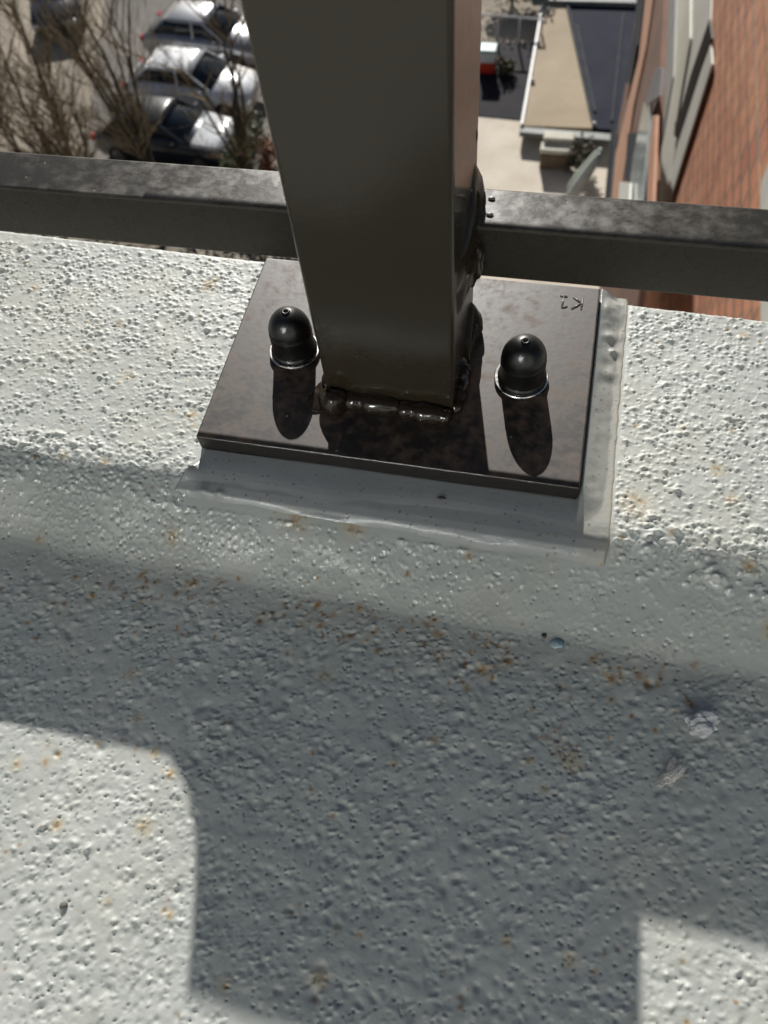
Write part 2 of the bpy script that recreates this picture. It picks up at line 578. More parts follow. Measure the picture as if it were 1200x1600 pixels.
# outer face of the parapet / own building
M_OWN = rough_mat('own_wall_render', [(.10, .09, .085), (.16, .145, .13)], 3, .85)
bm = bmesh.new()
pa = [(-6, -1.5), (-6, .0675), (-.35, .0662), (.35, .0438), (6, .0438), (6, -1.5)]
me = prism_mesh([(x, y) if y < 0 else (x, y) for x, y in pa], -15.0, -.050, 'building_wall')
link('building_wall', me, M_OWN, label='own building wall dropping away below the coated parapet', cat='building')
# coated upstand between the wall head and the parapet arris
XX, TT = np.meshgrid(np.linspace(-.9, .9, 500), np.linspace(0, 1, 24))
YY = edge_y(XX) + .0003 + .0012 * np.sin(TT * 1.5)
ZZ = -.0118 - TT * .04
YY += (n4(XX + 3, TT * .05 + 3, .006, 2) - .5) * .0018
z0 = np.zeros_like(XX)
link('parapet_face', grid_mesh(XX, YY, ZZ, 'parapet_face', dict(rust=z0, dirt=z0, stain=z0, gloss=z0)), M_DECK, kind='structure')

# ------------------------------------------------------------------ the railing
PX0, PX1, PY0, PY1 = -.0272, .0240, -.0233, .0263
rail = empty('railing', (0, 0, 0), label='dark brown painted steel railing post with base plate and lower rail', cat='railing')
box('post', (PX0, PY0, .0002), (PX1, PY1, 1.02), M_POST, rail, .0016, 4)
box('base_plate', (-.075, -.0502, -.0082), (.075, .0508, 0), M_PLATE, rail, .0007, 3)
box('lower_rail', (-.85, .0066, .0430), (PX0 + .0004, .0272, .0655), M_RAIL, rail, .0011, 3, label='lower rail left of the post, blue-grey with dust')
box('lower_rail', (PX1 - .0004, .0064, .0430), (.85, .0262, .0653), M_RAIL, rail, .0011, 3, label='lower rail right of the post, welded to its side')
box('handrail', (-.85, -.025, 1.02), (.85, .028, 1.05), M_RAIL, rail, .002, 2)
box('shade_lip', (-.85, .0235, .0402), (PX0 + .0003, .0270, .0429), M_RAIL, rail)  # added lip hidden behind the rail, keeps sun off the slope foot
box('shade_lip', (PX1 - .0003, .0225, .0396), (.85, .0260, .0429), M_RAIL, rail)
for o in rail.children:
    for p in o.data.polygons: p.use_smooth = False


def wpatch(name, org, U, V, Nn, w, h, fn, nu=60, nv=60, mat=M_WELD, **k):
    org, U, V, Nn = Vector(org), Vector(U), Vector(V), Vector(Nn)
    a, b = np.meshgrid(np.linspace(0, 1, nu), np.linspace(0, 1, nv))
    H = fn(a, b)
    P = [org[i] + U[i] * w * a + V[i] * h * b + Nn[i] * H for i in range(3)]
    me = grid_mesh(P[0], P[1], P[2], name)
    return link(name, me, mat, rail, **k)


def blob(cx, cy, rx, ry, h, a, b, p=1.0):
    q = np.clip(1 - ((a - cx) / rx) ** 2 - ((b - cy) / ry) ** 2, 0, 1)
    return h * q ** (.5 * p)


# front weld: two runs of glossy bead along the foot of the post
def bead(pts, rad, name, seed, n=18, squash=1.0):
    bm = bmesh.new()
    rr = random.Random(seed)
    P = []
    R_ = []
    m_ = 26
    for i in range(m_ + 1):
        t = i / m_
        k = t * (len(pts) - 1); j = min(int(k), len(pts) - 2); f = k - j
        p = Vector(pts[j]).lerp(Vector(pts[j + 1]), f)
        endt = min(1, math.sqrt(max(0, 1 - (abs(2 * t - 1)) ** 10)))
        R_.append(max(.0001, rad * (endt) * (1 + .12 * math.sin(t * 11 + seed) + .05 * math.sin(t * 23 + 2 * seed))))
        P.append(p)
    tube_bm(bm, P, R_, n)
    for v in bm.verts:
        v.co += Vector((0, -.6, 1)) * (math.sin(v.co.x * 1500 + v.co.y * 900 + seed) * math.sin(v.co.z * 1700 + v.co.x * 700) * .00030)
    return link(name, bm_mesh(bm, name), M_WELD, rail, smooth=True)


bead([(-.020, -.0246, .0020), (-.010, -.0250, .0022), (.0040, -.0254, .0020)], .0043, 'weld_bead', 1)
bead([(.0020, -.0256, .0016), (.013, -.0262, .0015), (.0240, -.0266, .0012)], .0040, 'weld_bead', 2)
bead([(.0245, -.024, .0008), (.0250, -.012, .0012), (.0250, .000, .0012)], .0032, 'weld_bead', 3)
bead([(-.0285, -.020, .0010), (-.0280, .000, .0016), (-.0280, .022, .0010)], .0028, 'weld_bead', 6)


def lumpy(name, c, r, seed, sub=3, amp=.12, mat=M_WELD, parent=rail, freq=1.0, **k):
    bm = bmesh.new()
    bmesh.ops.create_icosphere(bm, subdivisions=sub, radius=1)
    rr = random.Random(seed)
    ph = [rr.uniform(0, 6) for _ in range(6)]
    for v in bm.verts:
        q = v.co.copy()
        n = 1 + amp * (math.sin(q.x * 3.1 * freq + ph[0]) * math.sin(q.y * 2.7 * freq + ph[1]) + .6 * math.sin(q.z * 4.3 * freq + ph[2] + q.x * 2) + .4 * math.sin(q.y * 7 * freq + ph[3]) * math.sin(q.x * 6.1 * freq + ph[4]))
        v.co = Vector((c[0] + q.x * r[0] * n, c[1] + q.y * r[1] * n, c[2] + q.z * r[2] * n))
    return link(name, bm_mesh(bm, name), mat, parent, smooth=True, **k)


# blob at the near left corner, with its flat splash
lumpy('weld_blob', (-.0232, -.0272, .0030), (.0062, .0056, .0064), 3, 4, .07)
lumpy('weld_splash', (-.0298, -.0240, .0002), (.0052, .0070, .0016), 8, 4, .16)
# dark triangular flaps of weld at the foot of the right face
def flap(name, pts, seed):
    """a webbed lump: outline in (y, z) on the right face, swelling outwards in x"""
    bm = bmesh.new()
    cx = sum(p[0] for p in pts) / len(pts); cz = sum(p[1] for p in pts) / len(pts)
    rr = random.Random(seed)
    n = len(pts); rings = 7; per = 6
    ring_v = []
    dense = []
    for i in range(n):
        a, b = pts[i], pts[(i + 1) % n]
        for k in range(per):
            t = k / per
            dense.append((a[0] + (b[0] - a[0]) * t, a[1] + (b[1] - a[1]) * t, a[2] + (b[2] - a[2]) * t))
    for q in range(rings):
        f = 1 - q / rings
        row = []
        for (y, z, h) in dense:
            hh = h * math.sqrt(max(0, 1 - f ** 2.6)) * (1 + .10 * math.sin(y * 900 + z * 1300 + seed) * math.sin(z * 2100 + seed))
            row.append(bm.verts.new((PX1 - .0004 + hh, cx + (y - cx) * f, cz + (z - cz) * f)))
        ring_v.append(row)
    for a, b in zip(ring_v, ring_v[1:]):
        m2 = len(a)
        for i in range(m2):
            bm.faces.new((a[i], a[(i + 1) % m2], b[(i + 1) % m2], b[i]))
    hm = sum(p[2] for p in pts) / len(pts)
    c = bm.verts.new((PX1 - .0004 + hm, cx, cz))
    l = ring_v[-1]
    for i in range(len(l)):
        bm.faces.new((l[i], l[(i + 1) % len(l)], c))
    bmesh.ops.smooth_vert(bm, verts=bm.verts[:], factor=.5, use_axis_x=True, use_axis_y=True, use_axis_z=True)
    return link(name, bm_mesh(bm, name), M_WELD, rail, smooth=True)


flap('weld_flap', [(-.002, -.001, .004), (.026, -.001, .006), (.0275, .006, .0055), (.020, .0175, .003), (.006, .006, .003)], 3)
flap('weld_flap', [(-.022, -.001, .004), (.004, -.001, .0045), (.002, .005, .003), (-.018, .004, .0025)], 5)
# tall dark weld where the right rail meets the post: seen as a drip with a pointed head
flap('weld_flap', [(-.016, .044, .0030), (-.004, .042, .0044), (.008, .0405, .0052), (.026, .041, .0052), (.0275, .066, .0056), (.0262, .074, .0050), (.021, .0805, .0022), (.008, .071, .0040), (-.010, .066, .0036), (-.019, .058, .0026)], 8)
flap('weld_drip', [(-.010, .040, .0014), (-.004, .036, .0010), (.002, .040, .0024), (.002, .060, .0030), (-.008, .062, .0018)], 9)
lumpy('weld_blob', (.0262, .0050, .0520), (.0038, .0036, .0105), 6, 4, .14, freq=1.8)
lumpy('weld_blob', (.0236, .0225, .0875), (.0008, .0010, .0030), 16, 3, .05)
lumpy('weld_blob', (-.0275, .0170, .0540), (.0020, .0110, .0115), 7, 3, .10)
for c in ((.0300, .0205, .0656), (.0305, .0125, .0656)):
    lumpy('weld_spatter', c, (.0013, .0006, .0005), 31, 3, .05, M_MARK)

# stamped mark, read from the far side of the plate: raised strokes, upside down to us
mk = bmesh.new()


def stroke(a, b, r=.00042):
    a = (a[0] - .0008, a[1] - .0022); b = (b[0] - .0008, b[1] - .0022)
    tube_bm(mk, [(a[0], a[1], .00005), ((a[0] + b[0]) / 2, (a[1] + b[1]) / 2, .0001), (b[0], b[1], .00005)], [r * .8, r, r * .8], 8)


# K: stem at our right, arms pointing left; 1: stem with foot stroke, left of it
stroke((.0690, .0462), (.0688, .0398))
stroke((.0689, .0432), (.0650, .0462))
stroke((.0686, .0434), (.0648, .0396))
stroke((.0610, .0464), (.0608, .0398))
stroke((.0608, .0398), (.0630, .0408))
stroke((.0595, .0464), (.0625, .0464))
link('stamped_mark', bm_mesh(mk, 'stamped_mark'), M_MARK, rail, smooth=True)


# ------------------------------------------------------------------ domed bolt caps
def cap_profile():
    p = [(.0, .0016), (.0093, .0016), (.0096, .0019), (.0096, .0030), (.0091, .0034), (.0089, .0040), (.0088, .0118), (.00885, .0121), (.0087, .0124)]
    zc, R0 = .0131, .0087
    for i in range(1, 15):
        a = i / 15 * math.pi / 2
        p.append((R0 * math.cos(a), zc + .0098 * math.sin(a)))
    p += [(.0017, .02295), (.0013, .0232), (.0009, .0231), (.0007, .0226), (.0, .0224)]
    return p


CAPME = lathe_mesh(cap_profile(), 64, 'bolt_cap')
WASH = lathe_mesh([(.006, .0006), (.0104, .0006), (.0107, .0009), (.0107, .0016), (.0104, .0019), (.006, .0019)], 64, 'washer')
RING = lathe_mesh([(.006, .0), (.0101, .0), (.0101, .0007), (.006, .0007)], 48, 'seal_ring')
M_RUB = rough_mat('rubber_ring', [(.008, .008, .008), (.014, .013, .012)], 200, .6, .1, .0002)
for (x, y, lab, tx, ty, ox) in ((-.0466, -.0020, 'black domed bolt cap on the plate left of the post', .03, -.02, .0000),
                                (.0481, -.0028, 'black domed bolt cap on the plate right of the post, near the stamped mark', -.02, .015, -.0003)):
    c = empty('bolt_cap', (x, y, 0), label=lab, cat='bolt cap', group='bolt caps on the base plate')
    c.rotation_euler = (ty, tx, rnd.uniform(0, 3))
    link('cap_dome', CAPME, M_CAP, c, smooth=True)
    w = link('washer', WASH, M_ZINC, c, loc=(ox, 0, 0), smooth=True)
    link('seal_ring', RING, M_RUB, c, smooth=True)
for me in (WASH, RING): me.polygons.foreach_set('use_smooth', [False] * len(me.polygons))

# ------------------------------------------------------------------ crumbs lying on the floor
M_PLASTER = rough_mat('plaster_crumb', [(.38, .38, .40), (.62, .62, .62)], 150, .75, .5, .0008)
M_FLAKE = rough_mat('paint_flake', [(.50, .47, .42), (.66, .63, .57)], 260, .7, .6, .0006)
M_BLUE = rough_mat('blue_chip', [(.20, .30, .34), (.36, .46, .48)], 300, .35, .2, .0003)
M_GRIT = rough_mat('dark_grit', [(.03, .028, .025), (.07, .06, .05)], 300, .8, .3, .0003)


M_WOODY = rough_mat('grey_grit', [(.10, .09, .075), (.18, .16, .13)], 300, .8, .3, .0003)


def crumb(name, u, v, r, seed, mat, lab, cat, amp=.22, rz=0, sub=4, lift=.55):
    q = at(u, v, -.0252)
    z = float(base_z(np.array([q.x]), np.array([q.y]))[0])
    q = at(u, v, z)
    bm = bmesh.new()
    bmesh.ops.create_icosphere(bm, subdivisions=sub, radius=1)
    rr = random.Random(seed)
    ph = [rr.uniform(0, 6) for _ in range(8)]
    from mathutils import noise as mn
    for vv in bm.verts:
        c = vv.co.copy()
        o3 = Vector((seed * 3.1, seed * 1.7, 0))
        n = 1 + amp * (2.2 * mn.noise(c * 1.3 + o3) + 1.1 * mn.noise(c * 2.9 + o3) + .5 * mn.noise(c * 6 + o3))
        vv.co = Vector((c.x * r[0] * n, c.y * r[1] * n, c.z * r[2] * n))
    o = link(name, bm_mesh(bm, name), mat, None, loc=(q.x, q.y, z + r[2] * lift), rz=rz, smooth=True, label=lab, cat=cat)
    return o


crumb('plaster_crumb', 1094, 1135, (.0052, .0040, .0046), 4, M_PLASTER, 'lumpy white plaster crumb lying on the shaded floor at right', 'crumb', .2, rz=.5, sub=5, lift=.7)
crumb('paint_flake', 1048, 1208, (.0050, .0023, .0012), 9, M_FLAKE, 'flat ragged off-white flake on the shaded floor', 'flake', .28, rz=1.0, sub=5, lift=1.1)
crumb('blue_chip', 870, 1006, (.0026, .0019, .0008), 12, M_BLUE, 'small pale blue chip at the foot of the glossy slope', 'chip', .25, .3, 2)
crumb('grit_grain', 850, 994, (.0009, .0009, .0008), 2, M_GRIT, 'tiny round black grain beside the pale blue chip', 'grain', .1, 0, 3)
crumb('grit_grain', 100, 1415, (.0013, .0010, .0008), 21, M_WOODY, 'small dark grain on the sunlit floor at lower left', 'grain', .15, .4, 3)
crumb('grit_grain', 690, 780, (.0016, .0006, .0003), 22, M_GRIT, 'dark sliver stuck on the sealant below the plate', 'grain', .3, .2, 3, 4.0)

# ------------------------------------------------------------------ added unseen panel above the frame, shaped to cast the floor shadow
M_CASTER = rough_mat('caster_metal', [(.05, .05, .05), (.08, .08, .08)], 20, .5, .1, .001)
pl_ = empty('shadow_caster', (0, .12, .12), label='added unseen panel outside the railing, above the frame, casting the floor shadow', cat='panel')
bm = bmesh.new()
out = [(-.1225, .0068), (.040, .0068), (.0360, .0155), (.0303, .0314), (.0270, .0430), (-.1089, .0430), (-.1087, .0340), (-.1091, .0270), (-.1104, .0190), (-.1133, .0135), (-.1172, .0098)]
fa = [bm.verts.new((x, 0, z)) for x, z in out]
fb = [bm.verts.new((x, .003, z)) for x, z in out]
bm.faces.new(fa); bm.faces.new(fb)
for i in range(len(out)):
    j = (i + 1) % len(out)
    bm.faces.new((fa[i], fa[j], fb[j], fb[i]))
link('caster_sheet', bm_mesh(bm, 'caster_sheet'), M_CASTER, pl_)
link('caster_bar', prism_mesh([(.034, .0), (.50, .0), (.50, .003), (.034, .003)], .0068, .0160, 'caster_bar'), M_CASTER, pl_)
box('caster_bracket', (-.024, -.0935, .040), (-.016, .0, .044), M_CASTER, pl_)

# ------------------------------------------------------------------ behind the photographer: added unseen wall with mirror panes, throws sun into the shade
mt, N, L, B = newmat('bounce_render')
B.inputs['Base Color'].default_value = (.62, .62, .58, 1)
B.inputs['Roughness'].default_value = .9
M_WHITE = mt
mt, N, L, B = newmat('mirror_glazing')
B.inputs['Base Color'].default_value = (.90, .97, .99, 1)
B.inputs['Metallic'].default_value = 1
B.inputs['Roughness'].default_value = .095
M_MIRROR = mt
bounce_root = empty('bounce_wall', (0, -3.2, -.05), label='added white wall with reflective glazing behind the photographer, bouncing sun back', cat='wall')
box('wall', (-4, -.2, 0), (4, 0, .9), M_WHITE, bounce_root)  # wall pieces of the added bounce wall
box('wall', (-4, -.2, 2.5), (4, 0, 3.2), M_WHITE, bounce_root)
box('wall', (-4, -.2, .9), (-1.9, 0, 2.5), M_WHITE, bounce_root)
box('wall', (1.7, -.2, .9), (4, 0, 2.5), M_WHITE, bounce_root)
box('bounce_glazing', (-1.9, -.14, .9), (1.7, -.08, 2.5), M_MIRROR, bounce_root)
box('terrace_floor', (-6, -3.2, -.3), (6, -1.44, -.045), M_OWN, None, kind='structure')

# ================================================================== far below: the yard (ground 15 m down)
G = -15.0
M_GROUND = rough_mat('yard_ground', [(.20, .17, .135), (.34, .29, .225), (.42, .36, .28)], .35, .9, .3, .03)
M_PAVE = rough_mat('patio_paving', [(.52, .45, .35), (.70, .63, .53)], .8, .8, .4, .02)
M_ASPH = rough_mat('parking_asphalt', [(.13, .12, .105), (.22, .20, .175)], .4, .9, .3, .02)
link('ground', prism_mesh([(-400, -400), (400, -400), (400, 600), (-400, 600)], G - .5, G, 'ground'), M_GROUND, kind='structure')


def P(u, v, z):
    q = at(u, v, z)
    return (q.x, q.y)


slab('car_park', [P(180, -120, G), P(420, -120, G), P(420, 330, G), P(120, 330, G)], G - .02, G + .012, M_ASPH, kind='structure')
slab('patio', [P(700, 150, G), P(960, 150, G), P(990, 520, G), P(640, 520, G)], G - .02, G + .03, M_PAVE, kind='structure')

# --- cars, nose to the left, parked side by side
M_CGLASS, N, L, B = newmat('car_glass')
B.inputs['Base Color'].default_value = (.012, .018, .024, 1); B.inputs['Roughness'].default_value = .04
M_TYRE = rough_mat('tyre', [(.015, .015, .015), (.03, .03, .03)], 30, .8, 0)
M_RIM, N, L, B = newmat('rim_metal')
B.inputs['Base Color'].default_value = (.5, .5, .5, 1); B.inputs['Metallic'].default_value = 1; B.inputs['Roughness'].default_value = .3
M_TAIL, N, L, B = newmat('tail_lens')
B.inputs['Base Color'].default_value = (.45, .015, .02, 1); B.inputs['Roughness'].default_value = .15
M_LAMP, N, L, B = newmat('head_lens')
B.inputs['Base Color'].default_value = (.75, .78, .8, 1); B.inputs['Roughness'].default_value = .1


def carpaint(name, c, met=.3):
    mt, N, L, B = newmat(name)
    L.new(ramp(N, L, noise_n(N, L, 4, 3), [(.3, c), (.7, tuple(min(1, k * 1.12) for k in c))]), B.inputs['Base Color'])
    B.inputs['Metallic'].default_value = met
    B.inputs['Roughness'].default_value = .3
    B.inputs['Coat Weight'].default_value = 1
    B.inputs['Coat Roughness'].default_value = .05
    return mt


def loft(secs, name, mat, parent, **k):
    """secs: list of (x, halfwidth, z0, z1); closed box-like rings, smoothed"""
    bm = bmesh.new()
    rings = []
    for (x, w, z0, z1) in secs:
        c = min(.12, (z1 - z0) * .3)
        pts = [(-w * .92, z0), (-w, z0 + c), (-w, z1 - c), (-w * .90, z1), (0, z1 + .015), (w * .90, z1), (w, z1 - c), (w, z0 + c), (w * .92, z0), (0, z0)]
        rings.append([bm.verts.new((x, y, z)) for y, z in pts])
    for a, b in zip(rings, rings[1:]):
        for j in range(len(a)):
            k2 = (j + 1) % len(a)
            bm.faces.new((a[j], a[k2], b[k2], b[j]))
    bm.faces.new(rings[0]); bm.faces.new(rings[-1])
    o = link(name, bm_mesh(bm, name), mat, parent, smooth=True, **k)
    return o


def make_car(x, y, rz, paint, roofmat, lab, long=4.4, flip=False):
    c = empty('parked_car', (x, y, G + .012), rz, label=lab, cat='car', group='cars parked side by side in the yard')
    h = long / 2
    loft([(-h, .72, .35, .62), (-h + .12, .82, .25, .74), (-h + .8, .88, .22, .86), (-h + 1.25, .90, .22, .95), (h - .9, .90, .22, 1.0), (h - .25, .86, .22, .96), (h, .76, .35, .8)], 'body', paint, c)
    # glasshouse, then the roof skin over it
    loft([(-h + 1.2, .78, .90, .96), (-h + 1.95, .70, .90, 1.36), (h - 1.0, .68, .90, 1.38), (h - .32, .70, .92, 1.02)], 'window_band', M_CGLASS, c)
    loft([(-h + 1.85, .60, 1.33, 1.385), (-h + 2.1, .64, 1.33, 1.43), (h - 1.25, .63, 1.33, 1.44), (h - .92, .60, 1.33, 1.40)], 'roof', roofmat, c)
    for sy in (-1, 1):
        for px_ in (-h + .95, .3, h - .7):
            pass
        for pa_, pb_, pr_ in (((-h + 1.25, sy * .80, .95), (-h + 1.95, sy * .665, 1.39), .035), ((.15, sy * .80, .97), (.15, sy * .67, 1.40), .035), ((h - .4, sy * .76, .97), (h - 1.0, sy * .64, 1.40), .05)):
            bmm = bmesh.new()
            tube_bm(bmm, [pa_, pb_], [pr_, pr_], 6)
            link('pillar', bm_mesh(bmm, 'pillar'), paint, c)
        for wx in (-h + .85, h - .8):
            bmw = bmesh.new()
            tube_bm(bmw, [(0, -.1, 0), (0, .1, 0)], [.32, .32], 20)
            w = link('wheel', bm_mesh(bmw, 'wheel'), M_TYRE, c, loc=(wx, sy * .80, .32), smooth=False)
            bmw = bmesh.new()
            tube_bm(bmw, [(0, -.105, 0), (0, .105, 0)], [.2, .2], 14)
            link('rim', bm_mesh(bmw, 'rim'), M_RIM, w)
        box('wing_mirror', (-h + 1.45, sy * .90 if sy > 0 else -1.06, .92), (-h + 1.58, 1.06 if sy > 0 else sy * .90, 1.04), paint, c, .02)
        box('headlight', (-h - .005, sy * .66 - .14, .50), (-h + .1, sy * .66 + .14, .64), M_LAMP, c, .02)
        box('tail_light', (h - .12, sy * .70 - .12, .70), (h + .012, sy * .70 + .10, .86), M_TAIL, c, .02)
    return c


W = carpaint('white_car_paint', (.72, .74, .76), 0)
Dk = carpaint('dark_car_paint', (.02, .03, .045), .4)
Sv = carpaint('silver_car_paint', (.30, .31, .33), .5)
Sf = carpaint('pale_blue_car_paint', (.50, .56, .62), .1)


M_BROOF, N, L, B = newmat('black_glass_roof')
B.inputs['Base Color'].default_value = (.006, .010, .016, 1); B.inputs['Roughness'].default_value = .25; B.inputs['Specular IOR Level'].default_value = .3


def car_at(u0, u1, v, paint, roof, lab, rot=0.0, z=G + .8):
    a, b = at(u0, v, z), at(u1, v + (u1 - u0) * .10, z)
    mid = (a + b) / 2
    ang = math.atan2(b.y - a.y, b.x - a.x)
    return make_car(mid.x, mid.y, ang + rot, paint, roof, lab)


near_car = car_at(150, 372, 190, Dk, M_BROOF, 'dark car with sun glare painted white on nose and tail, nearest the railing, seen through branches', math.pi)
loft([(-2.16, .66, .70, .80), (-1.9, .78, .74, .855), (-1.2, .83, .80, .965)], 'bonnet_glare', W, near_car)  # white panel painted as sun glare on the dark hood
loft([(2.02, .84, .40, .66), (2.17, .82, .40, .66), (2.24, .70, .42, .64)], 'bumper_glare', W, near_car)  # white here also stands for sun glare, at the tail
car_at(192, 415, 112, W, W, 'white car with sunlit white roof in the middle of the parked row', math.pi)
car_at(214, 440, 38, Sv, Sv, 'silver grey car with red tail light at the top of the parked row', math.pi)
c4 = at(88, -22, G + .8)
make_car(c4.x, c4.y, 1.9, carpaint('navy_car_paint', (.03, .035, .045), .4), Dk, 'dark car standing alone at the upper left')

# --- bare trees: upright shoots and golden-brown twigs
def bark(name, a, b):
    return rough_mat(name, [a, b], 8, .9, .4, .01)


M_BARK = bark('bare_bark', (.028, .024, .014), (.065, .055, .038))
M_TWIG = bark('twig_bark', (.20, .155, .095), (.36, .29, .19))


def bare_tree(u, v, h, seed, lab, nl=8, spread=.35, tw=26):
    rr = random.Random(seed)
    b = at(u, v, G)
    t = empty('bare_tree', (b.x, b.y, G), label=lab, cat='tree', group='bare trees below the railing')
    bt = bmesh.new(); bl = bmesh.new(); bw = bmesh.new()
    th = h * .18
    tube_bm(bt, [(0, 0, -.1), (.03, 0, th * .5), (0, .02, th)], [.15, .12, .10], 8)

    def wander(p, d, ln, r0, r1, n, bmx, k, kids, depth):
        pts = [p]; rs = [r0]; q = p.copy(); dd = d.copy()
        for i in range(n):
            dd = (dd + Vector((rr.uniform(-1, 1), rr.uniform(-1, 1), rr.uniform(-.3, .75))) * .16).normalized()
            q = q + dd * ln / n
            pts.append(q.copy()); rs.append(r0 + (r1 - r0) * (i + 1) / n)
        tube_bm(bmx, pts, rs, k, False)
        for j in range(kids):
            f = rr.uniform(.15, 1.0) * n
            i0 = min(int(f), n - 1)
            pp = pts[i0].lerp(pts[i0 + 1], f - i0)
            ax = Vector((rr.uniform(-1, 1), rr.uniform(-1, 1), rr.uniform(.0, .9))).normalized()
            nd = (dd * .6 + ax * .75).normalized()
            if depth == 0:
                wander(pp, nd, ln * rr.uniform(.22, .42), r0 * .33, .008, 5, bw, 4, 5, 1)
            elif depth == 1:
                wander(pp, nd, ln * rr.uniform(.3, .6), .009, .004, 3, bw, 3, 2, 2)
            elif depth == 2:
                wander(pp, nd, ln * rr.uniform(.4, .7), .006, .003, 2, bw, 3, 0, 3)
    for i in range(nl):
        a = i / nl * 6.283 + rr.uniform(-.3, .3)
        d = Vector((math.cos(a) * spread * rr.uniform(.3, 1.3), math.sin(a) * spread * rr.uniform(.3, 1.3), 1)).normalized()
        wander(Vector((0, 0, th * rr.uniform(.55, 1))), d, (h - th) * rr.uniform(.75, 1.05), rr.uniform(.05, .095), .014, 8, bl, 6, tw, 0)
    link('trunk', bm_mesh(bt, 'trunk'), M_BARK, t, smooth=True)
    link('branch_crown', bm_mesh(bl, 'branch_crown'), M_BARK, t, smooth=True)
    o = link('twig_crown', bm_mesh(bw, 'twig_crown'), M_TWIG, t, kind='stuff')
    return t


bare_tree(262, 330, 6.5, 3, 'bare tree with upright dark shoots in front of the white parked cars', 8, .28, 9)
bare_tree(400, 330, 6.0, 5, 'bare tree nearest the post, its shoots crossing the middle car', 6, .22, 6)
bare_tree(150, 360, 6.0, 8, 'twiggy bare tree left of the parked cars', 8, .42, 20)
bare_tree(20, 330, 6.0, 13, 'dense golden-brown bare tree at the left edge of the photo', 9, .52, 24)

# --- leafy bushes made of many small leaves
def leafy(name, u, v, r, n, cols, lab, cat, seed, z=G, hz=1.0, leaf=.06, group=None, kind=None):
    rr = random.Random(seed)
    b = at(u, v, z)
    mt = rough_mat(name + '_leaf', cols, 3, .6, 0)
    t = empty(name, (b.x, b.y, z), label=lab, cat=cat, group=group)
    bm = bmesh.new()
    cl = [(rr.uniform(-.6, .6) * r[0], rr.uniform(-.6, .6) * r[1], rr.uniform(.3, .9) * hz) for _ in range(14)]
    for i in range(n):
        c = rr.choice(cl)
        p = Vector((c[0] + rr.gauss(0, .22) * r[0], c[1] + rr.gauss(0, .22) * r[1], max(.05, c[2] + rr.gauss(0, .16) * hz)))
        a = Vector((rr.uniform(-1, 1), rr.uniform(-1, 1), rr.uniform(-.5, .5))).normalized()
        bb = a.cross(Vector((rr.uniform(-1, 1), rr.uniform(-1, 1), rr.uniform(-1, 1)))).normalized()
        s = leaf * rr.uniform(.6, 1.3)
        vs_ = [bm.verts.new(p + a * s), bm.verts.new(p + bb * s * .5), bm.verts.new(p - a * s), bm.verts.new(p - bb * s * .5)]
        bm.faces.new(vs_)
    link('foliage', bm_mesh(bm, 'foliage'), mt, t)
    bs = bmesh.new()
    for k in range(5):
        tube_bm(bs, [(0, 0, 0), (rr.uniform(-.3, .3) * r[0], rr.uniform(-.3, .3) * r[1], hz * .7)], [.03, .015], 5)
    link('stem', bm_mesh(bs, 'stem'), M_BARK, t)
    return t


leafy('evergreen_shrub', 388, 262, (.55, 1.3), 2600, [(.05, .08, .03), (.13, .15, .06)], 'small green shrub beside the nearest car, left of the post', 'shrub', 4, hz=1.1)
leafy('copper_shrub', 420, 262, (.4, .6), 900, [(.20, .07, .025), (.32, .12, .04)], 'rusty orange shrub against the left edge of the post', 'shrub', 5, hz=.8)
leafy('garden_hedge', 800, 6, (1.7, .5), 2600, [(.04, .07, .015), (.16, .22, .05)], 'green hedge behind the thin white fence at the top', 'hedge', 6, hz=1.2, leaf=.08)
leafy('planting_shrub', 905, 262, (.55, .6), 900, [(.05, .045, .03), (.10, .10, .05)], 'dark shrub beside the stacked cushions', 'shrub', 9, hz=.8)

# --- thin white fence in front of the hedge
fe = empty('garden_fence', at(795, 26, G + .9) - Vector((0, 0, .9)), label='thin white rail fence below the green hedge', cat='fence')
a_, b_ = at(745, 22, G + .9), at(848, 30, G + .9)
o_ = Vector(fe.location)
bmf = bmesh.new(); tube_bm(bmf, [a_ - o_, b_ - o_], [.035, .035], 8)
M_WPAINT = rough_mat('white_paint', [(.62, .62, .60), (.78, .78, .76)], 3, .5, 0)
link('fence_rail', bm_mesh(bmf, 'fence_rail'), M_WPAINT, fe)
for f in (0, .33, .66, 1):
    q = a_.lerp(b_, f) - o_
    box('fence_post', (q.x - .03, q.y - .03, q.z - .9), (q.x + .03, q.y + .03, q.z), M_WPAINT, fe)

# --- shaded ground below the fence, painted as a dark slab, things standing on it
M_YARD_SHADE = rough_mat('painted_shade', [(.010, .012, .020), (.030, .026, .030)], 1.2, .8, .2, .01, spec=.12)
slab('painted_shade', [P(740, 66, G), P(842, 70, G), P(817, 190, G), P(735, 182, G)], G - .02, G + .05, M_YARD_SHADE, kind='structure')
M_RED, N, L, B = newmat('red_plastic'); B.inputs['Base Color'].default_value = (.55, .04, .02, 1); B.inputs['Roughness'].default_value = .4
M_WPL, N, L, B = newmat('white_plastic'); B.inputs['Base Color'].default_value = (.6, .66, .7, 1); B.inputs['Roughness'].default_value = .4
M_TEAL, N, L, B = newmat('teal_lid'); B.inputs['Base Color'].default_value = (.22, .36, .36, 1); B.inputs['Roughness'].default_value = .5
q = at(762, 112, G)
cb = empty('cool_box', (q.x, q.y, G + .05), label='red box with white top and teal lid on the painted shaded ground', cat='box')
box('body', (-.28, -.22, 0), (.24, .22, .34), M_RED, cb, .03)
box('shell', (-.27, -.21, .345), (.23, .21, .66), M_WPL, cb, .03)
box('lid', (-.30, -.24, .665), (.26, .24, .76), M_TEAL, cb, .02)
q = at(790, 112, G)
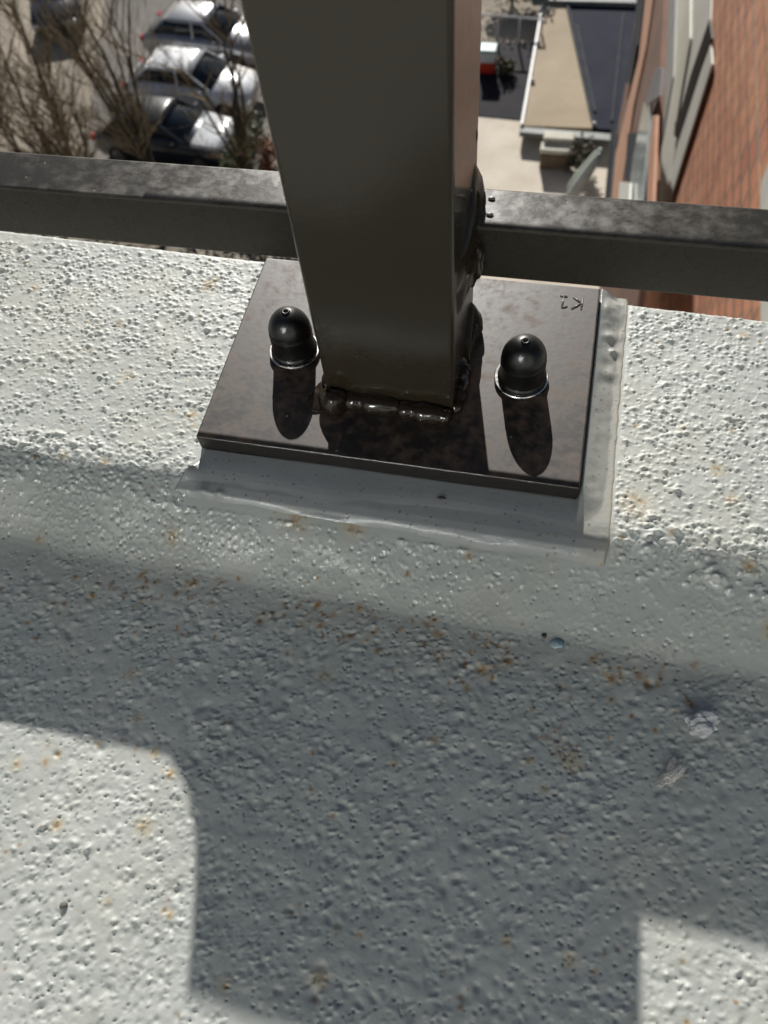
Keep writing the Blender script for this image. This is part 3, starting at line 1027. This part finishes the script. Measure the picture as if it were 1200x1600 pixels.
leafy('potted_plant', 790, 116, (.35, .35), 500, [(.05, .05, .02), (.16, .14, .05)], 'small olive plant right of the red box', 'plant', 14, hz=.5)

# --- flat-roofed extension: tan roof, dark glass rooflight, pale gutters
ZR = G + .45
ext = empty('raised_terrace', (0, 22, G), label='low raised terrace of tan boards with dark cover panel and grey edge beams', cat='terrace')
M_ROOF = rough_mat('tan_roofing', [(.33, .26, .17), (.46, .37, .26)], .5, .85, .4, .02)
M_NAVY, N, L, B = newmat('dark_roof_glass')
L.new(ramp(N, L, noise_n(N, L, .8, 4), [(.35, (.010, .014, .030)), (.7, (.022, .026, .045))]), B.inputs['Base Color'])
B.inputs['Roughness'].default_value = .8; B.inputs['Specular IOR Level'].default_value = .1
M_GUT = rough_mat('grey_gutter', [(.14, .15, .14), (.26, .27, .26)], 2, .6, .1, .01)
M_DGREY = rough_mat('dark_flashing', [(.03, .035, .045), (.06, .065, .075)], 2, .8, .1, .01, spec=.1)
M_EWALL = rough_mat('extension_wall', [(.16, .12, .09), (.24, .18, .14)], 1, .9, .3, .02)


def L2(pts):  # to the building's own frame
    return [(p[0], p[1] - 22) for p in pts]


link('wall', prism_mesh(L2([P(850, 14, ZR), P(998, 14, ZR), P(962, 198, ZR), P(818, 192, ZR)]), 0, .28, 'wall'), M_EWALL, ext)
link('board_deck', prism_mesh(L2([P(848, 8, ZR), P(884, 8, ZR), P(926, 200, ZR), P(815, 196, ZR)]), 0.30, .45, 'board_deck'), M_ROOF, ext)
link('cover_panel', prism_mesh(L2([P(888, 8, ZR), P(1001, 8, ZR), P(968, 202, ZR), P(930, 200, ZR)]), .3, .44, 'cover_panel'), M_NAVY, ext)
link('flashing', prism_mesh(L2([P(883.5, 8, ZR), P(888.5, 8, ZR), P(930.5, 200, ZR), P(925.5, 200, ZR)]), .3, .5, 'flashing'), M_DGREY, ext)
link('cover_rib', prism_mesh(L2([P(898, 40, ZR), P(903, 40, ZR), P(932, 175, ZR), P(927, 175, ZR)]), .445, .48, 'cover_rib'), M_DGREY, ext)
link('cover_rib', prism_mesh(L2([P(972, 20, ZR), P(976, 20, ZR), P(958, 190, ZR), P(954, 190, ZR)]), .445, .48, 'cover_rib'), M_DGREY, ext)
link('edge_trim', prism_mesh(L2([P(846, 8, ZR), P(849.5, 8, ZR), P(817, 196, ZR), P(813, 196, ZR)]), .25, .51, 'edge_trim'), M_WPAINT, ext)
link('edge_beam', prism_mesh(L2([P(812, 197, ZR), P(956, 208, ZR), P(955, 218, ZR), P(812, 205, ZR)]), .28, .43, 'edge_beam'), M_GUT, ext)
link('edge_beam', prism_mesh(L2([P(828, -6, ZR), P(1006, -4, ZR), P(1004, 11, ZR), P(832, 6, ZR)]), .40, .58, 'edge_beam'), M_GUT, ext)
for (u, v) in ((856, 16), (842, 70), (832, 128), (928, 196)):
    q = at(u, v, ZR)
    bmv = bmesh.new(); bmesh.ops.create_uvsphere(bmv, u_segments=12, v_segments=8, radius=.07)
    link('corner_cap', bm_mesh(bmv, 'corner_cap'), M_WPAINT, ext, loc=(q.x, q.y - 22, .50))

# --- stacked lounge cushions on the patio
M_CUSH = rough_mat('cream_cushion', [(.58, .56, .46), (.70, .68, .58)], 3, .9, .2, .01)
M_WOOD = rough_mat('brown_crate', [(.12, .085, .055), (.20, .15, .10)], 3, .8, .3, .01)
q = at(866, 258, G)
box('wooden_bench', (q.x - .42, q.y - .25, G + .03), (q.x + .42, q.y + .25, G + .48), M_WOOD, None, .02, label='brown wooden box seat under the cream cushions on the patio', cat='bench')
box('cushion', (q.x - .45, q.y - .22, G + .485), (q.x + .42, q.y + .20, G + .62), M_CUSH, None, .05, 3, label='lower cream cushion lying on the brown box seat', cat='cushion', group='cream cushions')
box('cushion', (q.x - .40, q.y + .12, G + .625), (q.x + .46, q.y + .50, G + .76), M_CUSH, None, .05, 3, label='upper cream cushion leaning at the back of the box seat', cat='cushion', group='cream cushions')
# --- folded parasol, green and white, leaning
a1, a2 = at(888, 308, G + .1), at(938, 236, G + 1.6)
M_PGREEN = rough_mat('green_canvas', [(.08, .16, .03), (.14, .24, .06)], 3, .9, .2, .01)
M_PWHITE = rough_mat('white_canvas', [(.42, .45, .44), (.62, .64, .63)], 3, .9, .2, .01)
par = empty('folded_parasol', a1, label='folded green and white parasol leaning by the brick wall', cat='parasol')
dv = a2 - a1
side = dv.cross(Vector((0, 0, 1))).normalized()
for k, (off, mm, nm) in enumerate(((-.20, M_PWHITE, 'white_panel'), (.0, M_PGREEN, 'green_panel'), (.20, M_PWHITE, 'white_panel'))):
    bmp = bmesh.new()
    pts = [dv * t + side * off * (1 - t * .55) for t in (0, .12, .35, .6, .85, 1)]
    tube_bm(bmp, pts, [.08, .15, .17, .15, .11, .05], 12)
    link(nm, bm_mesh(bmp, nm), mm, par, smooth=True)
bmp = bmesh.new(); tube_bm(bmp, [-dv * .2, dv * 1.05], [.02, .02], 8)
link('pole', bm_mesh(bmp, 'pole'), M_WPAINT, par)

# ------------------------------------------------------------------ brick house on the right, running away from us
def brick_mat():
    mt, N, L, B = newmat('red_brick')
    tc = N.new('ShaderNodeTexCoord')
    mp = N.new('ShaderNodeMapping'); mp.inputs['Rotation'].default_value = (0, math.radians(90), math.radians(90))
    L.new(tc.outputs['Object'], mp.inputs['Vector'])
    sp = N.new('ShaderNodeSeparateXYZ'); L.new(tc.outputs['Object'], sp.inputs[0])
    cb_ = N.new('ShaderNodeCombineXYZ'); L.new(sp.outputs[1], cb_.inputs[0]); L.new(sp.outputs[2], cb_.inputs[1])
    br = N.new('ShaderNodeTexBrick')
    br.inputs['Scale'].default_value = 1.0
    br.inputs['Brick Width'].default_value = .52
    br.inputs['Row Height'].default_value = .34
    br.inputs['Mortar Size'].default_value = .035
    br.inputs['Color1'].default_value = (.78, .37, .22, 1)
    br.inputs['Color2'].default_value = (.56, .22, .13, 1)
    br.inputs['Mortar'].default_value = (.24, .17, .13, 1)
    L.new(cb_.outputs[0], br.inputs['Vector'])
    f = noise_n(N, L, .9, 5, .6)
    c = mixc(N, L, mathn(N, L, 'MULTIPLY_ADD', f, 2.2, -1.0, clamp=True), br.outputs['Color'], (.70, .38, .19))
    f2 = noise_n(N, L, 5, 4, .6)
    c = mixc(N, L, mathn(N, L, 'MULTIPLY_ADD', f2, 4, -2.3, clamp=True), c, (.13, .06, .045))
    L.new(c, B.inputs['Base Color'])
    B.inputs['Roughness'].default_value = .9
    L.new(bumpn(N, L, br.outputs['Fac'], -.5, .01), B.inputs['Normal'])
    return mt


M_BRICK = brick_mat()
M_PALE = rough_mat('pale_render', [(.56, .57, .52), (.74, .75, .68)], .6, .85, .1, .01)
M_CREAM = rough_mat('cream_frame', [(.62, .62, .52), (.78, .78, .70)], .6, .7, .1, .01)
M_GREYF = rough_mat('grey_panel', [(.26, .26, .25), (.36, .36, .34)], .6, .7, .1, .01)
M_BLK = rough_mat('black_gap', [(.008, .009, .007), (.015, .016, .012)], 2, .5, 0)


def ylev(u, v, x):
    """where the line of sight meets the wall plane x"""
    d = ((u - 600) / 1218.1) * r_ + ((v - 800) / 1218.1) * d_ + f_
    t = (x - CAM_C.x) / d.x
    return CAM_C + d * t


def wallpoly(name, pts, x, th, mat, parent, x0=3.0):
    """a panel on the wall plane, th thick, standing proud towards -x"""
    bm = bmesh.new()
    P3 = [ylev(u, v, x) for u, v in pts]
    a = [bm.verts.new((x - x0, p.y - 18, p.z - G)) for p in P3]
    b = [bm.verts.new((x + th - x0, p.y - 18, p.z - G)) for p in P3]
    bm.faces.new(a); bm.faces.new(b)
    n = len(a)
    for i in range(n):
        bm.faces.new((a[i], a[(i + 1) % n], b[(i + 1) % n], b[i]))
    return link(name, bm_mesh(bm, name), mat, parent)


bh = empty('brick_house', (3.0, 18, G), label='red brick house with pale bay and dark window strip at right', cat='house')
wallpoly('wall', [(1113, -60), (1110, 60), (1040, 315), (985, 560), (1194, 560), (1187, 320), (1182, 170), (1176, -60)], 2.40, .2, M_BRICK, bh)
wallpoly('wall', [(1176, -60), (1182, 170), (1187, 320), (1194, 560), (1330, 560), (1330, -60)], 2.42, .2, M_BRICK, bh)
wallpoly('bay_panel', [(1058, -60), (1113, -60), (1109, 50), (1060, 210), (1040, 315), (985, 560), (965, 560), (1017, 315), (1052, 120)], 2.37, .1, M_PALE, bh)
wallpoly('bay_panel', [(1030, -60), (1058, -60), (1052, 120), (1017, 315), (985, 560), (966, 560), (1017, 315), (1030, 150)], 2.34, .1, M_GREYF, bh)
wallpoly('window_frame', [(1062, -60), (1079, -60), (1078, 60), (1056, 190), (1052, 190), (1060, 60)], 2.31, .04, M_CREAM, bh)
wallpoly('window_strip', [(1108, 30), (1112, 60), (1096, 105), (1060, 218), (1053, 212), (1078, 120)], 2.31, .04, M_BLK, bh)
wallpoly('window_frame', [(1110, 62), (1112, 100), (1075, 220), (1046, 315), (1038, 315), (1060, 222)], 2.32, .04, M_PALE, bh)
wallpoly('window_frame', [(1032, 50), (1040, 52), (1033, 105), (1025, 103)], 2.28, .04, M_CREAM, bh)
# narrower terrace beyond it: brick piers and glazed strips falling away
bt = empty('brick_terrace', (3.0, 18, G), label='narrow brick pier and glazed doors between roof and brick house', cat='house')
wallpoly('wall', [(1010, -60), (1040, -60), (1030, 150), (1019, 315), (985, 560), (930, 560), (945, 310), (985, 90), (1003, -60)], 1.20, .08, rough_mat('brown_brick', [(.12, .065, .045), (.22, .11, .07)], 1.5, .9), bt)  # wall in a darker brown brick tone
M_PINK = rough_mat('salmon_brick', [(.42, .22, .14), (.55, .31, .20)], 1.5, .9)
wallpoly('pier', [(1015, -60), (1029, -60), (1010, 70), (990, 165), (976, 260), (966, 330), (948, 330), (962, 240), (998, 90)], 1.16, .04, M_PINK, bt)
wallpoly('downpipe', [(998, -60), (1009, -60), (995, 70), (985, 130), (978, 130), (992, 40)], 1.12, .04, M_DGREY, bt)
wallpoly('downpipe', [(955, 200), (963, 200), (951, 330), (943, 330)], 1.12, .04, M_DGREY, bt)
wallpoly('door', [(981, 208), (992, 208), (984, 282), (975, 280)], 1.11, .04, M_DGREY, bt)
wallpoly('glazed_door', [(1006, 160), (1016, 162), (1010, 230), (1000, 330), (978, 330), (990, 240)], 1.10, .04, rough_mat('pale_glass', [(.26, .32, .33), (.44, .50, .50)], 2, .15, 0), bt)
wallpoly('shutter', [(1024, 105), (1034, 106), (1030, 150), (1008, 165), (1012, 140)], 1.08, .04, rough_mat('grey_shutter', [(.12, .12, .14), (.17, .17, .19)], 2, .4, 0), bt)
wallpoly('pier', [(1019, 180), (1025, 180), (1019, 320), (1010, 330), (1012, 250)], 1.06, .04, M_PINK, bt)
wallpoly('frame', [(968, 284), (984, 286), (982, 330), (965, 330)], 1.04, .04, M_PALE, bt)
wallpoly('grey_panel', [(1203, 246), (1190, 285), (1187, 330), (1189, 560), (1300, 560), (1300, 240)], 2.37, .1, M_PALE, bh)
leafy('foundation_hedge', 250, 520, (7.0, 3.2), 9000, [(.018, .022, .012), (.05, .045, .03)], 'dark hedge far below, glimpsed under the left rail', 'hedge', 19, hz=1.4, leaf=.14)
